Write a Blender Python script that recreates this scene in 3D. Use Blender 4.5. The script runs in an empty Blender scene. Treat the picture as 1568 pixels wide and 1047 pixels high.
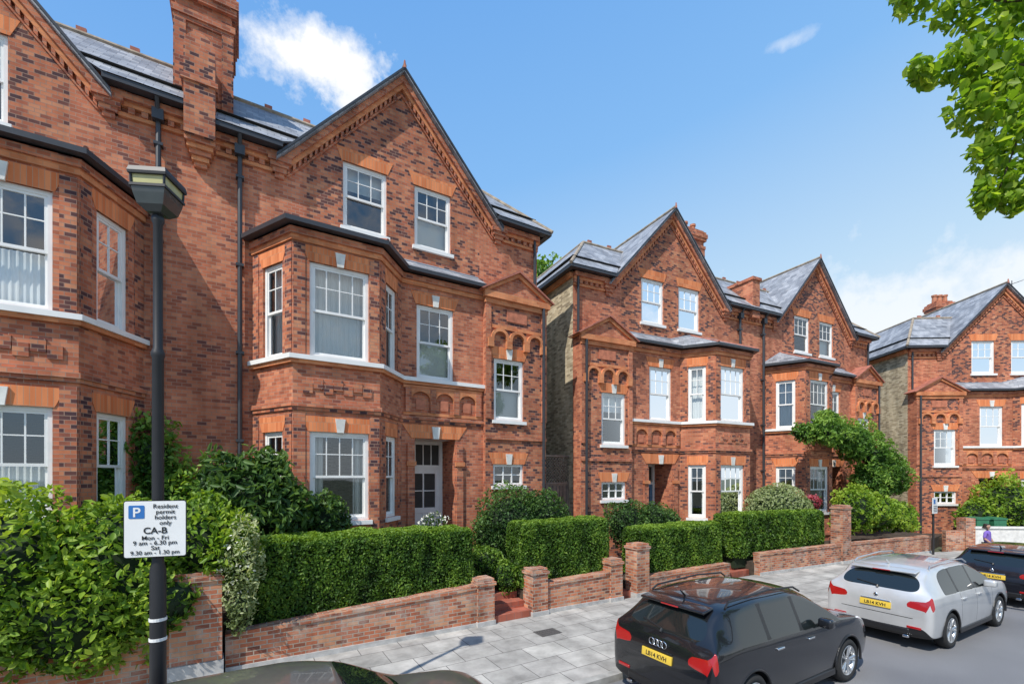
import bpy, bmesh, math, random
import numpy as np
from mathutils import Vector, Matrix
random.seed(7); rng=np.random.default_rng(7)
scene=bpy.context.scene
COL=scene.collection
Z=Vector((0,0,1))

# ------------------------------------------------------------------ materials
def newmat(name):
    m=bpy.data.materials.new(name); m.use_nodes=True
    nt=m.node_tree; nt.nodes.clear()
    out=nt.nodes.new('ShaderNodeOutputMaterial')
    return m,nt,out
def nd(nt,t,ins=None,**kw):
    n=nt.nodes.new(t)
    for k,v in kw.items(): setattr(n,k,v)
    if ins:
        for k,v in ins.items():
            s=n.inputs[k]
            if isinstance(v,bpy.types.NodeSocket): nt.links.new(v,s)
            else: s.default_value=v
    return n
def c4(c): return (c[0],c[1],c[2],1.0)
def ramp(nt,fac,stops):
    r=nt.nodes.new('ShaderNodeValToRGB'); nt.links.new(fac,r.inputs[0])
    e=r.color_ramp.elements
    while len(e)<len(stops): e.new(0.5)
    for el,(p,c) in zip(e,stops):
        el.position=p; el.color=c4(c) if len(c)==3 else c
    return r.outputs[0]
def mixc(nt,fac,a,b,mode='MIX'):
    n=nt.nodes.new('ShaderNodeMix'); n.data_type='RGBA'; n.blend_type=mode
    for s,v in ((n.inputs[0],fac),(n.inputs[6],a),(n.inputs[7],b)):
        if isinstance(v,bpy.types.NodeSocket): nt.links.new(v,s)
        else: s.default_value=v if isinstance(v,(int,float)) else c4(v)
    return n.outputs[2]
def math_(nt,op,a,b=0.0,c=None):
    n=nt.nodes.new('ShaderNodeMath'); n.operation=op
    for i,v in enumerate((a,b)+((c,) if c is not None else ())):
        if isinstance(v,bpy.types.NodeSocket): nt.links.new(v,n.inputs[i])
        else: n.inputs[i].default_value=v
    return n.outputs[0]

def brickmat(name,stops,mortar,w=.2,h=.075,ms=.006,patina=.3,white=0.0,bump=0,rough=.85,clump=.5):
    m,nt,out=newmat(name)
    uv=nd(nt,'ShaderNodeUVMap').outputs[0]
    geo=nd(nt,'ShaderNodeNewGeometry')
    bt=nd(nt,'ShaderNodeTexBrick',{'Vector':uv,'Scale':1.0,'Brick Width':w,'Row Height':h,'Mortar Size':ms,'Mortar Smooth':.2,
        'Color1':(0,0,0,1),'Color2':(1,1,1,1),'Mortar':(.5,.5,.5,1)},offset=.5)
    n1=nd(nt,'ShaderNodeTexNoise',{'Vector':geo.outputs['Position'],'Scale':.8,'Detail':3.0})
    v=math_(nt,'ADD',bt.outputs['Color'],math_(nt,'MULTIPLY',math_(nt,'SUBTRACT',n1.outputs[0],.5),clump*2))
    col=ramp(nt,v,stops)
    col=mixc(nt,bt.outputs['Fac'],col,mortar)
    mp=nd(nt,'ShaderNodeMapping',{'Vector':geo.outputs['Position'],'Scale':(1.2,1.2,.25)})
    n3=nd(nt,'ShaderNodeTexNoise',{'Vector':mp.outputs[0],'Scale':1.6,'Detail':4.0,'Roughness':.65})
    pat=ramp(nt,n3.outputs[0],[(.3,(1-patina,)*3),(.65,(1.08,)*3)])
    col=mixc(nt,1.0,col,pat,'MULTIPLY')
    if white>0:
        n4=nd(nt,'ShaderNodeTexNoise',{'Vector':geo.outputs['Position'],'Scale':2.2,'Detail':6.0,'Roughness':.7})
        wf=ramp(nt,n4.outputs[0],[(.5,(0,0,0)),(.68,(white,)*3)])
        col=mixc(nt,wf,col,(.5,.46,.40))
    ins={'Base Color':col,'Roughness':rough,'Specular IOR Level':.2}
    if bump>0:
        ins['Normal']=nd(nt,'ShaderNodeBump',{'Height':math_(nt,'SUBTRACT',1.0,bt.outputs['Fac']),'Strength':bump,'Distance':.008}).outputs[0]
    b=nd(nt,'ShaderNodeBsdfPrincipled',ins)
    nt.links.new(b.outputs[0],out.inputs[0]); return m

def plainmat(name,col,rough=.6,metal=0,spec=.5,var=.15,scale=6,bump=0.0,coat=0):
    m,nt,out=newmat(name)
    geo=nd(nt,'ShaderNodeNewGeometry')
    n1=nd(nt,'ShaderNodeTexNoise',{'Vector':geo.outputs['Position'],'Scale':float(scale),'Detail':3.0})
    f=ramp(nt,n1.outputs[0],[(.3,(1-var,)*3),(.7,(1+var*.4,)*3)])
    c=mixc(nt,1.0,col,f,'MULTIPLY')
    ins={'Base Color':c,'Roughness':rough,'Metallic':metal,'Specular IOR Level':spec,'Coat Weight':coat}
    if bump>0:
        n2=nd(nt,'ShaderNodeTexNoise',{'Vector':geo.outputs['Position'],'Scale':scale*12.0,'Detail':2.0})
        ins['Normal']=nd(nt,'ShaderNodeBump',{'Height':n2.outputs[0],'Strength':bump,'Distance':.01}).outputs[0]
    b=nd(nt,'ShaderNodeBsdfPrincipled',ins)
    nt.links.new(b.outputs[0],out.inputs[0]); return m

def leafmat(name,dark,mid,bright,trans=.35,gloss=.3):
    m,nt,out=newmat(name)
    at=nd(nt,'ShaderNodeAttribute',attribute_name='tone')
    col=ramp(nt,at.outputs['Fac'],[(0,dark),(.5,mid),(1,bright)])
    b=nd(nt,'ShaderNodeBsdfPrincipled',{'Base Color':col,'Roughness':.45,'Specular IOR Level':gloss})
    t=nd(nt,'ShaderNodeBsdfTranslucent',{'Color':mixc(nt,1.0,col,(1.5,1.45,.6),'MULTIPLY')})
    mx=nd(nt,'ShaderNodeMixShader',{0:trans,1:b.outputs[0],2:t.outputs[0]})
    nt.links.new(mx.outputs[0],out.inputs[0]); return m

MAIN=brickmat('brick_mixed',[(.0,(.085,.045,.05)),(.24,(.16,.068,.058)),(.38,(.44,.135,.075)),(.8,(.58,.20,.10)),(1,(.61,.26,.14))],(.36,.23,.17),w=.165,bump=.4,clump=.35,patina=.35)
RED=brickmat('brick_red',[(.0,(.20,.08,.065)),(.14,(.40,.125,.07)),(.6,(.58,.19,.10)),(1,(.65,.26,.14))],(.42,.26,.19),w=.18,bump=.4,clump=.35,patina=.35)
ORG=brickmat('brick_orange',[(0,(.58,.19,.08)),(1,(.76,.31,.14))],(.50,.26,.16),w=.2,ms=.004,patina=.3)
SOL=brickmat('brick_soldier',[(0,(.64,.18,.065)),(1,(.82,.29,.12))],(.52,.28,.17),w=.075,h=.34,ms=.005,patina=.2)
STOCK=brickmat('brick_stock',[(0,(.30,.235,.15)),(.5,(.57,.465,.30)),(1,(.70,.60,.42))],(.48,.43,.35),patina=.4)
OLD=brickmat('brick_weathered',[(0,(.20,.08,.055)),(.3,(.46,.145,.075)),(.65,(.58,.21,.11)),(1,(.64,.33,.19))],(.46,.38,.30),w=.2,patina=.4,white=.55,ms=.009,bump=.8)
SLATE=brickmat('roof_slate',[(0,(.23,.24,.265)),(.5,(.32,.335,.36)),(1,(.42,.43,.45))],(.14,.14,.155),w=.28,h=.2,ms=.006,patina=.35,rough=.5)
PAVE=brickmat('paving_slabs',[(0,(.37,.355,.325)),(.5,(.45,.43,.395)),(1,(.52,.50,.455))],(.16,.15,.14),w=.75,h=.6,ms=.008,patina=.42,clump=.3)
TILE=brickmat('red_path_tiles',[(0,(.32,.09,.055)),(1,(.46,.15,.10))],(.22,.13,.11),w=.2,h=.2,ms=.006,patina=.3)
WHITE=plainmat('white_paint',(.84,.83,.80),.45,var=.08,scale=3)
STONE=plainmat('sill_stone',(.80,.78,.72),.7,var=.25,scale=4)
GUT=plainmat('black_gutter',(.04,.043,.05),.4)
RIDGE=plainmat('red_ridge_tile',(.42,.15,.10),.8,var=.4)
RTAN=plainmat('weathered_ridge_tile',(.38,.31,.23),.85,var=.4)
LEAD=plainmat('lead_flashing',(.32,.34,.38),.5,var=.2)
TERRA=plainmat('terracotta',(.52,.18,.10),.8,var=.35)
DARK=plainmat('dark_interior',(.06,.055,.05),.9)
KERB=plainmat('kerb_granite',(.40,.39,.36),.8,var=.35,scale=5,bump=.2)
SOIL=plainmat('garden_soil',(.07,.05,.035),.95,var=.5,bump=.5)
WOOD=plainmat('weathered_wood',(.24,.19,.15),.8,var=.4)
PLINTH=plainmat('rendered_plinth',(.5,.49,.47),.85,var=.3,bump=.2)
POT=plainmat('chimney_pot',(.50,.20,.11),.8,var=.3)
def asphalt():
    m,nt,out=newmat('asphalt')
    geo=nd(nt,'ShaderNodeNewGeometry')
    n1=nd(nt,'ShaderNodeTexNoise',{'Vector':geo.outputs['Position'],'Scale':.5,'Detail':5.0})
    n2=nd(nt,'ShaderNodeTexNoise',{'Vector':geo.outputs['Position'],'Scale':90.0,'Detail':2.0})
    c=ramp(nt,n1.outputs[0],[(.3,(.15,.15,.158)),(.7,(.22,.22,.225))])
    c=mixc(nt,.6,c,ramp(nt,n2.outputs[0],[(.35,(.5,.5,.5)),(.65,(1.4,1.4,1.4))]),'MULTIPLY')
    b=nd(nt,'ShaderNodeBsdfPrincipled',{'Base Color':c,'Roughness':.85})
    nt.links.new(b.outputs[0],out.inputs[0]); return m
ASPH=asphalt()
LINE=plainmat('road_paint',(.55,.55,.54),.7,var=.5,scale=20)
def glassmat(name,tint,refl):
    m,nt,out=newmat(name)
    fr=nd(nt,'ShaderNodeFresnel',{'IOR':1.5})
    f=math_(nt,'ADD',fr.outputs[0],refl)
    geo=nd(nt,'ShaderNodeNewGeometry')
    ns=nd(nt,'ShaderNodeTexNoise',{'Vector':geo.outputs['Position'],'Scale':1.5,'Detail':1.0})
    bp=nd(nt,'ShaderNodeBump',{'Height':ns.outputs[0],'Strength':.15,'Distance':.02})
    t=nd(nt,'ShaderNodeBsdfTransparent',{'Color':c4(tint)})
    g=nd(nt,'ShaderNodeBsdfGlossy',{'Color':(.95,.97,1,1),'Roughness':.02,'Normal':bp.outputs[0]})
    mx=nd(nt,'ShaderNodeMixShader',{0:f,1:t.outputs[0],2:g.outputs[0]})
    nt.links.new(mx.outputs[0],out.inputs[0]); return m
GLASS=glassmat('window_glass',(.9,.93,.93),.10)
def curtain():
    m,nt,out=newmat('net_curtain')
    d=nd(nt,'ShaderNodeBsdfDiffuse',{'Color':(.80,.81,.80,1)})
    nt.links.new(d.outputs[0],out.inputs[0]); return m
NET=curtain()
HEDGE=leafmat('hedge_leaf',(.018,.045,.008),(.09,.19,.025),(.25,.38,.05))
IVY=leafmat('climber_leaf',(.025,.07,.01),(.10,.22,.035),(.26,.41,.07))
SHRUBY=leafmat('shrub_leaf_yellow',(.03,.08,.01),(.17,.30,.03),(.39,.51,.07),trans=.4)
SHRUBD=leafmat('shrub_leaf_dark',(.014,.035,.012),(.055,.125,.03),(.14,.24,.06))
PALE=leafmat('shrub_leaf_pale',(.10,.14,.05),(.25,.32,.13),(.48,.52,.30))
TREEL=leafmat('tree_leaf',(.05,.12,.01),(.19,.33,.03),(.40,.52,.07),trans=.55)
FLOWER=leafmat('white_blossom',(.5,.5,.42),(.75,.74,.65),(.85,.85,.8),trans=.2)
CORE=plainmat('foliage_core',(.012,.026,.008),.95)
BARK=plainmat('bark',(.10,.075,.055),.9,var=.4,bump=.6)

# ------------------------------------------------------------------ mesh builder
class MB:
    def __init__(s): s.v=[];s.f=[];s.m=[];s.mats=[]
    def mi(s,m):
        if m not in s.mats: s.mats.append(m)
        return s.mats.index(m)
    def face(s,pts,m):
        i=len(s.v); s.v.extend([tuple(p) for p in pts]); s.f.append(tuple(range(i,i+len(pts)))); s.m.append(s.mi(m))
    def box(s,T,a0,a1,b0,b1,z0,z1,m):
        P=[T(a,b,z) for z in (z0,z1) for b in (b0,b1) for a in (a0,a1)]
        for q in ((0,1,3,2),(4,6,7,5),(0,4,5,1),(2,3,7,6),(0,2,6,4),(1,5,7,3)):
            s.face([P[i] for i in q],m)
    def prism(s,T,poly,d0,d1,m):
        A=[T(u,d1,z) for u,z in poly]; B=[T(u,d0,z) for u,z in poly]
        s.face(A,m); s.face(B[::-1],m)
        n=len(poly)
        for i in range(n):
            j=(i+1)%n; s.face([A[i],B[i],B[j],A[j]],m)
    def tube(s,p,q,r,m,n=8,r2=None):
        p=Vector(p);q=Vector(q); d=(q-p).normalized(); r2=r if r2 is None else r2
        a=d.orthogonal().normalized(); b=d.cross(a)
        A=[p+(a*math.cos(t)+b*math.sin(t))*r for t in [2*math.pi*i/n for i in range(n)]]
        B=[q+(a*math.cos(t)+b*math.sin(t))*r2 for t in [2*math.pi*i/n for i in range(n)]]
        for i in range(n):
            j=(i+1)%n; s.face([A[i],A[j],B[j],B[i]],m)
        s.face(A[::-1],m); s.face(B,m)
    def build(s,name,parent=None,smooth=False):
        me=bpy.data.meshes.new(name); me.from_pydata(s.v,[],s.f)
        for m in s.mats: me.materials.append(m)
        me.polygons.foreach_set('material_index',s.m)
        uvl=me.uv_layers.new(name='UVMap')
        me.update()
        nn=np.empty(len(me.polygons)*3); me.polygons.foreach_get('normal',nn); nn=nn.reshape(-1,3)
        uvs=[]
        for f,n in zip(s.f,nn):
            n=Vector(n)
            if abs(n.z)>.97: t=Vector((1,0,0)); b=Vector((0,1,0))
            else:
                t=Z.cross(n).normalized()
                if t.x<-1e-6 or (abs(t.x)<1e-6 and t.y<0): t=-t
                b=t.cross(n).normalized()
                if b.z<0: b=-b
            for i in f:
                p=Vector(s.v[i]); uvs+= [p.dot(t),p.dot(b)]
        uvl.data.foreach_set('uv',uvs)
        if smooth: me.polygons.foreach_set('use_smooth',[True]*len(s.f))
        o=bpy.data.objects.new(name,me); COL.objects.link(o)
        if parent: o.parent=parent
        return o
def empty(name,loc=(0,0,0)):
    e=bpy.data.objects.new(name,None); e.empty_display_size=.2; COL.objects.link(e); return e
def WT(x,y,z): return Vector((x,y,z))

def sub(H,p0,p1):
    dx,dy=p1[0]-p0[0],p1[1]-p0[1]; l=math.hypot(dx,dy); dx/=l;dy/=l
    return (lambda u,d,z: H(p0[0]+u*dx-d*dy,p0[1]+u*dy+d*dx,z)), l
def wall(mb,L,u0,u1,z0,z1,holes,m,rev=.16,rm=None):
    us=sorted({u0,u1,*[h[0] for h in holes],*[h[1] for h in holes]})
    zs=sorted({z0,z1,*[h[2] for h in holes],*[h[3] for h in holes]})
    for a,b in zip(us,us[1:]):
        for c,d in zip(zs,zs[1:]):
            if any(h[0]-1e-6<=a and b<=h[1]+1e-6 and h[2]-1e-6<=c and d<=h[3]+1e-6 for h in holes): continue
            mb.face([L(a,0,c),L(b,0,c),L(b,0,d),L(a,0,d)],m)
    rm=rm or m
    for a,b,c,d in holes:
        for (p,q,r,t) in ((a,c,a,d),(b,c,b,d),(a,c,b,c),(a,d,b,d)):
            mb.face([L(p,0,q),L(r,0,t),L(r,-rev,t),L(p,-rev,q)],rm)
def offs(path,d):
    out=[]
    n=len(path)
    for i,p in enumerate(path):
        ns=[]
        for j in (i-1,i):
            if 0<=j<n-1:
                dx,dy=path[j+1][0]-path[j][0],path[j+1][1]-path[j][1]; l=math.hypot(dx,dy); ns.append((-dy/l,dx/l))
        if len(ns)==1: nx,ny=ns[0]; k=1
        else:
            nx,ny=(ns[0][0]+ns[1][0])/2,(ns[0][1]+ns[1][1])/2; k=1/(nx*nx+ny*ny)
        out.append((p[0]+nx*d*k,p[1]+ny*d*k))
    return out
def band(mb,H,path,z0,z1,d0,d1,m):
    A=offs(path,d0);B=offs(path,d1)
    for i in range(len(path)-1):
        a0,a1,b0,b1=A[i],A[i+1],B[i],B[i+1]
        mb.face([H(*b0,z0),H(*b1,z0),H(*b1,z1),H(*b0,z1)],m)
        mb.face([H(*b0,z1),H(*b1,z1),H(*a1,z1),H(*a0,z1)],m)
        mb.face([H(*b0,z0),H(*b1,z0),H(*a1,z0),H(*a0,z0)],m)
    for k in (0,-1):
        mb.face([H(*A[k],z0),H(*B[k],z0),H(*B[k],z1),H(*A[k],z1)],m)

def window(F,G,C,W,L,a,b,z0,z1,cols=3,kind='net',lintel=True,sill=True,small=False,key=True):
    fw=.075
    F.box(L,a,a+fw,-.15,-.05,z0,z1,WHITE); F.box(L,b-fw,b,-.15,-.05,z0,z1,WHITE)
    F.box(L,a+fw,b-fw,-.15,-.05,z1-fw,z1,WHITE); F.box(L,a+fw,b-fw,-.15,-.05,z0,z0+fw,WHITE)
    zm=z0+(z1-z0)*.5
    ia,ib=a+fw,b-fw; s=.045
    if small:
        for k in range(1,cols):
            u=ia+(ib-ia)*k/cols; F.box(L,u-.02,u+.02,-.12,-.07,z0+fw,z1-fw,WHITE)
        F.box(L,ia,ib,-.115,-.075,zm-.015,zm+.015,WHITE)
        G.face([L(ia,-.1,z0),L(ib,-.1,z0),L(ib,-.1,z1),L(ia,-.1,z1)],GLASS)
    else:
        for lo,hi,d in ((zm-.025,z1-fw,-.10),(z0+fw,zm+.025,-.14)):
            F.box(L,ia,ia+s,d,d+.035,lo,hi,WHITE);F.box(L,ib-s,ib,d,d+.035,lo,hi,WHITE)
            F.box(L,ia+s,ib-s,d,d+.035,hi-s,hi,WHITE);F.box(L,ia+s,ib-s,d,d+.035,lo,lo+s+.01,WHITE)
            G.face([L(ia,d+.015,lo),L(ib,d+.015,lo),L(ib,d+.015,hi),L(ia,d+.015,hi)],GLASS)
        zz=z1-fw-(z1-zm)*.42
        for k in range(1,cols):
            u=ia+(ib-ia)*k/cols; F.box(L,u-.012,u+.012,-.095,-.07,zm+.03,z1-fw-s,WHITE)
        F.box(L,ia+s,ib-s,-.093,-.072,zz-.011,zz+.011,WHITE)
    if sill: F.box(L,a-.07,b+.07,-.06,.08,z0-.10,z0-.004,WHITE)
    def cloth(u0,u1,c0,c1,amp,d=-.26,pitch=.09):
        n=max(6,int((u1-u0)/.022)); pr=None
        for i in range(n+1):
            u=u0+(u1-u0)*i/n; dd=d+amp*math.sin(u*2*math.pi/pitch)+amp*.6*math.sin(u*23.7)
            if pr: C.face([L(pr[0],pr[1],c0),L(u,dd,c0),L(u,dd,c1),L(pr[0],pr[1],c1)],NET)
            pr=(u,dd)
    w=b-a
    if kind=='net': cloth(a,b,z0,z1,.012)
    elif kind=='half': cloth(a,b,z0,zm,.012)
    elif kind=='drapes':
        cloth(a,a+w*.24,z0,z1,.03); cloth(b-w*.24,b,z0,z1,.03)
    elif kind=='blind': cloth(a,b,z1-(z1-z0)*.35,z1,.0)
    elif kind=='blindlow': cloth(a,b,z0,zm+.1,.0)
    if lintel:
        h=.34
        W.prism(L,[(a-.03,z1),(b+.03,z1),(b+.17,z1+h),(a-.17,z1+h)],-.02,.012,SOL)
        if key:
            u=(a+b)/2; W.prism(L,[(u-.07,z1-.01),(u+.07,z1-.01),(u+.11,z1+.30),(u-.11,z1+.30)],0,.05,STONE)

def chimney(mb,H,s0,s1,o0,o1,z0,z1,pots=3):
    mb.box(H,s0,s1,o0,o1,z0,z1,RED)
    for k,(e,dz0,dz1) in enumerate(((.04,-1.05,-.95),(.07,-.95,-.80),(.10,-.55,-.42),(.14,-.42,-.22),(.09,-.22,-.1))):
        mb.box(H,s0-e,s1+e,o0-e,o1+e,z1+dz0,z1+dz1,RED)
    mb.box(H,s0-.03,s0+.2,o1,o1+.05,z0,z1-1.06,MAIN); mb.box(H,s1-.2,s1+.03,o1,o1+.05,z0,z1-1.06,MAIN)
    for i in range(pots):
        s=s0+(s1-s0)*(i+.5)/pots; o=(o0+o1)/2
        mb.tube(H(s,o,z1-.1),H(s,o,z1+.45),.14,POT,10,.11); mb.tube(H(s,o,z1+.38),H(s,o,z1+.48),.15,POT,10)

def house(party,e,n,scale,zo,front_chimney=True,kinds=None,back_chimney=False,cap=15.6):
    E=empty('brick_house')
    e=Vector((e[0],e[1],0)).normalized(); n=Vector((n[0],n[1],0)).normalized(); P0=Vector((party[0],party[1],zo))
    H=lambda s,o,z: P0+e*(s*scale)+n*o+Z*z
    K=kinds or {}
    W=MB();R=MB();F=MB();G=MB();C=MB();T=MB()
    zb=-.2-zo
    Wd=8.97
    L,_=sub(H,(0,0),(1,0)); wall(W,L,0,1.0,zb,8.5,[],RED)
    L,_=sub(H,(0,0),(Wd,0))
    w1=(3.0,4.12,9.6,11.29); w2=(4.89,5.97,9.6,11.29)
    wall(W,L,0,2.15,8.5,10.9,[],RED); wall(W,L,6.9,Wd,8.5,10.9,[],RED)
    wall(W,L,2.15,6.9,8.5,11.45,[w1,w2],MAIN,rm=RED)
    ap=14.06
    W.face([L(1.655,0,10.9),L(2.15,0,10.9),L(2.15,0,11.45)],MAIN)
    W.face([L(6.9,0,10.9),L(7.4,0,10.9),L(6.9,0,11.45)],MAIN)
    W.face([L(2.15,0,11.45),L(6.9,0,11.45),L(4.525,0,ap)],MAIN)
    for w,k in ((w1,K.get('t1','blind')),(w2,K.get('t2','blindlow'))):
        window(F,G,C,W,L,*w,cols=3,kind=k,key=False)
    for s0 in (1.3,7.3): W.box(H,s0,s0+.45,-.3,-.01,10.8,11.35,MAIN)
    BP=[(1.0,0),(1.72,1.3),(3.6,1.3),(4.4,.35)]
    for i in range(3):
        L,l=sub(H,BP[i],BP[i+1])
        if i==1: a,b=.34,l-.26; cols=4
        else:
            ww=.72 if i==0 else .62; a,b=l/2-ww/2+(.02),l/2+ww/2+.02; cols=2
        g=(a,b,2.2,4.21); f=(a,b,5.86,7.96)
        wall(W,L,0,l,zb,8.6,[g,f],RED,rm=RED)
        window(F,G,C,W,L,*g,cols=cols,kind=K.get('g%d'%i,'drapes'),key=(i==1))
        window(F,G,C,W,L,*f,cols=cols,kind=K.get('f%d'%i,'net'),key=(i==1),sill=False)
        for z0,z1 in ((1.0,4.6),(5.9,8.3)):
            W.box(L,.02,.25,0,.018,z0,z1,MAIN); W.box(L,l-.25,l-.02,0,.018,z0,z1,MAIN)
        if i==1:
            for k in range(7):
                u=.3+k*(l-.6)/6; W.box(L,u-.10,u+.10,0,.03,5.05+.1*(k%2),5.28+.1*(k%2),MAIN)
    L,l=sub(H,(4.4,.35),(6.84,.35))
    pw=(.43,1.5,5.86,7.87); door=(.38,1.56,1.2,4.25)
    wall(W,L,0,l,zb,8.6,[pw,door],RED,rev=.16)
    window(F,G,C,W,L,*pw,cols=3,kind=K.get('p','blindlow'),sill=False)
    a,b,c,d=door
    W.box(L,a-.004,a,-1.05,-.16,c,d,RED) ; W.box(L,b,b+.004,-1.05,-.16,c,d,RED)
    W.face([L(a,-.16,d),L(b,-.16,d),L(b,-1.05,d),L(a,-1.05,d)],WHITE)
    W.face([L(a,0.0,c+.003),L(b,0.0,c+.003),L(b,-1.05,c+.003),L(a,-1.05,c+.003)],TILE)
    W.prism(L,[(a-.1,d),(b+.1,d),(b+.35,d+.36),(a-.35,d+.36)],-.02,.02,SOL)
    u=(a+b)/2; W.prism(L,[(u-.08,d-.01),(u+.08,d-.01),(u+.12,d+.32),(u-.12,d+.32)],0,.06,STONE)
    D=MB(); dd=-1.0
    pc=K.get('door',WHITE)
    D.box(L,a,b,dd-.06,dd-.02,c,d,DARK)
    D.box(L,a,a+.1,dd-.02,dd+.05,c,d,WHITE);D.box(L,b-.1,b,dd-.02,dd+.05,c,d,WHITE);D.box(L,a+.1,b-.1,dd-.02,dd+.05,d-.1,d,WHITE)
    D.box(L,a+.1,b-.1,dd-.02,dd+.05,c+2.25,c+2.35,WHITE)
    for (p,q,z0,z1) in ((a+.1,a+.22,c,c+2.25),(b-.22,b-.1,c,c+2.25),(a+.22,b-.22,c,c+.3),(a+.22,b-.22,c+.95,c+1.1),(a+.22,b-.22,c+2.1,c+2.25),(u-.03,u+.03,c+.3,c+.95),(u-.02,u+.02,c+1.1,c+2.1)):
        D.box(L,p,q,dd-.018,dd+.03,z0,z1,pc)
    D.box(L,a+.22,u-.03,dd-.018,dd+.005,c+.3,c+.95,pc);D.box(L,u+.03,b-.22,dd-.018,dd+.005,c+.3,c+.95,pc)
    for k in range(1,4): D.box(L,a+.1+(b-a-.2)*k/4-.012,a+.1+(b-a-.2)*k/4+.012,dd-.018,dd+.02,c+2.35,d-.1,WHITE)
    D.box(L,a+.22,b-.22,dd-.018,dd+.02,c+1.58,c+1.61,pc)
    D.build('front_door',E)
    W.box(L,.05,l-.05,0,.05,4.86,4.94,ORG);W.box(L,.05,l-.05,0,.05,5.58,5.66,ORG)
    for k in range(4):
        uu=.1+k*(l-.36)/3; W.box(L,uu,uu+.16,0,.09,4.94,5.58,RED)
    for k in range(3):
        ua=.1+k*(l-.36)/3+.16; ub=.1+(k+1)*(l-.36)/3; um=(ua+ub)/2; r=(ub-ua)/2
        poly=[(ua,5.575)]+[(um-r*math.cos(t),5.26+r*.9*math.sin(t)) for t in [math.pi*i/10 for i in range(11)]]+[(ub,5.575)]
        W.prism(L,poly,0.004,.08,ORG)
        W.box(L,um-.12,um+.12,0,.03,5.02,5.3,TERRA)
    for uu in (door[0]-.22,door[1]+.02): W.box(L,uu,uu+.2,0,.06,1.2,4.1,RED)
    for uu in (door[0]-.25,door[1]-.01): W.box(L,uu,uu+.26,0,.11,3.5,3.62,ORG)
    L,l=sub(H,(6.84,.5),(Wd,.5))
    sw=(.26,1.30,2.95,3.58); pf=(.28,1.30,4.87,6.69)
    wall(W,L,0,l,zb,8.6,[sw,pf],MAIN,rm=RED)
    window(F,G,C,W,L,*sw,cols=3,kind='none',small=True); window(F,G,C,W,L,*pf,cols=3,kind=K.get('r','net'))
    W.face([H(6.84,.35,zb),H(6.84,.5,zb),H(6.84,.5,8.6),H(6.84,.35,8.6)],RED)
    W.box(L,0.0,.17,0,.05,4.9,8.5,RED);W.box(L,l-.17,l,0,.05,4.9,8.5,RED)
    for k in range(3):
        um=.45+k*(l-.9)/2; r=.21
        ring=[(um-(r)*math.cos(t),7.25+(r)*math.sin(t)) for t in [math.pi*i/12 for i in range(13)]]
        ringo=[(um-(r+.09)*math.cos(t),7.25+(r+.09)*math.sin(t)) for t in [math.pi*i/12 for i in range(13)]]
        for q in range(12): W.prism(L,[ring[q],ring[q+1],ringo[q+1],ringo[q]],0,.11,ORG)
    for k in range(4):
        um=.45+(k-.5)*(l-.9)/2; W.box(L,um-.09,um+.09,0,.115,6.98,7.25,ORG)
    W.box(L,.2,l-.2,0,.03,7.56,7.66,ORG)
    W.box(L,l/2-.35,l/2+.35,0,.03,7.82,8.15,TERRA)
    W.box(L,-.03,l+.03,0,.07,8.25,8.4,ORG);W.box(L,-.08,l+.08,0,.14,8.4,8.58,ORG)
    W.prism(L,[(-.02,8.58),(l+.02,8.58),(l/2,9.2)],-.5,.06,RED)
    for sg in (0,1):
        x0=-.16 if sg==0 else l+.16
        W.prism(L,[(x0,8.56),(l/2,9.28),(l/2,9.16),(x0+(.16 if sg==0 else -.16),8.56)],-.5,.13,ORG)
        R.prism(L,[(x0-(.06 if sg==0 else -.06),8.58),(l/2,9.35),(l/2,9.28),(x0,8.57)],-.5,.2,RIDGE)
    path=BP+[(6.84,.35)]
    band(W,H,path,5.76,5.86,0,.13,WHITE); band(W,H,path,5.68,5.76,0,.08,ORG)
    band(W,H,path,4.66,4.74,0,.04,MAIN); band(W,H,path,4.74,4.84,0,.07,RED)
    band(W,H,path,8.34,8.46,0,.05,ORG); band(W,H,path,8.46,8.60,0,.10,RED)
    band(T,H,path,8.63,8.73,.12,.28,GUT)
    band(W,H,[(6.84,.5),(Wd,.5)],4.30,4.40,0,.05,RED)
    band(W,H,path[:4],1.2,1.32,0,.06,RED)
    ou=offs(path,.26); t0=(2.0,0.02,9.42);t1=(3.5,0.02,9.42); t2=(4.55,.02,9.12);t3=(6.84,.02,9.12)
    e0,e1,e2,e3,e4=[H(x,y,8.735) for x,y in ou]; e0=H(.76,0.01,8.735)
    tt=[H(*t) for t in (t0,t1,t2,t3)]
    R.face([e0,e1,tt[0]],SLATE);R.face([e1,e2,tt[1],tt[0]],SLATE);R.face([e2,e3,tt[2],tt[1]],SLATE);R.face([e3,e4,tt[3],tt[2]],SLATE)
    R.face([e0,e1,e2,e3,e4,H(6.84,.01,8.734)],GUT)
    R.tube(e1,tt[0],.04,RIDGE);R.tube(e2,tt[1],.04,RIDGE)
    R.tube(e0,tt[0],.03,LEAD);R.tube(tt[0],tt[1],.035,LEAD);R.tube(tt[2],tt[3],.035,LEAD);R.tube(tt[1],tt[2],.035,LEAD)
    L,l=sub(H,(Wd,.5),(Wd,-10)); wall(W,L,0,.5,zb,8.6,[],RED); wall(W,L,.5,l,zb,10.95,[],STOCK)
    W.face([H(0,-10,zb),H(Wd,-10,zb),H(Wd,-10,11),H(0,-10,11)],STOCK)
    W.face([H(0.003,-10,zb),H(0.003,0,zb),H(0.003,0,11),H(0.003,-10,11)],DARK)
    for z in (1.0,4.9,8.55,11.5):
        W.face([H(0,-.02,z),H(Wd-.01,-.02,z),H(Wd-.01,-9.99,z),H(0,-9.99,z)],DARK)
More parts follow.
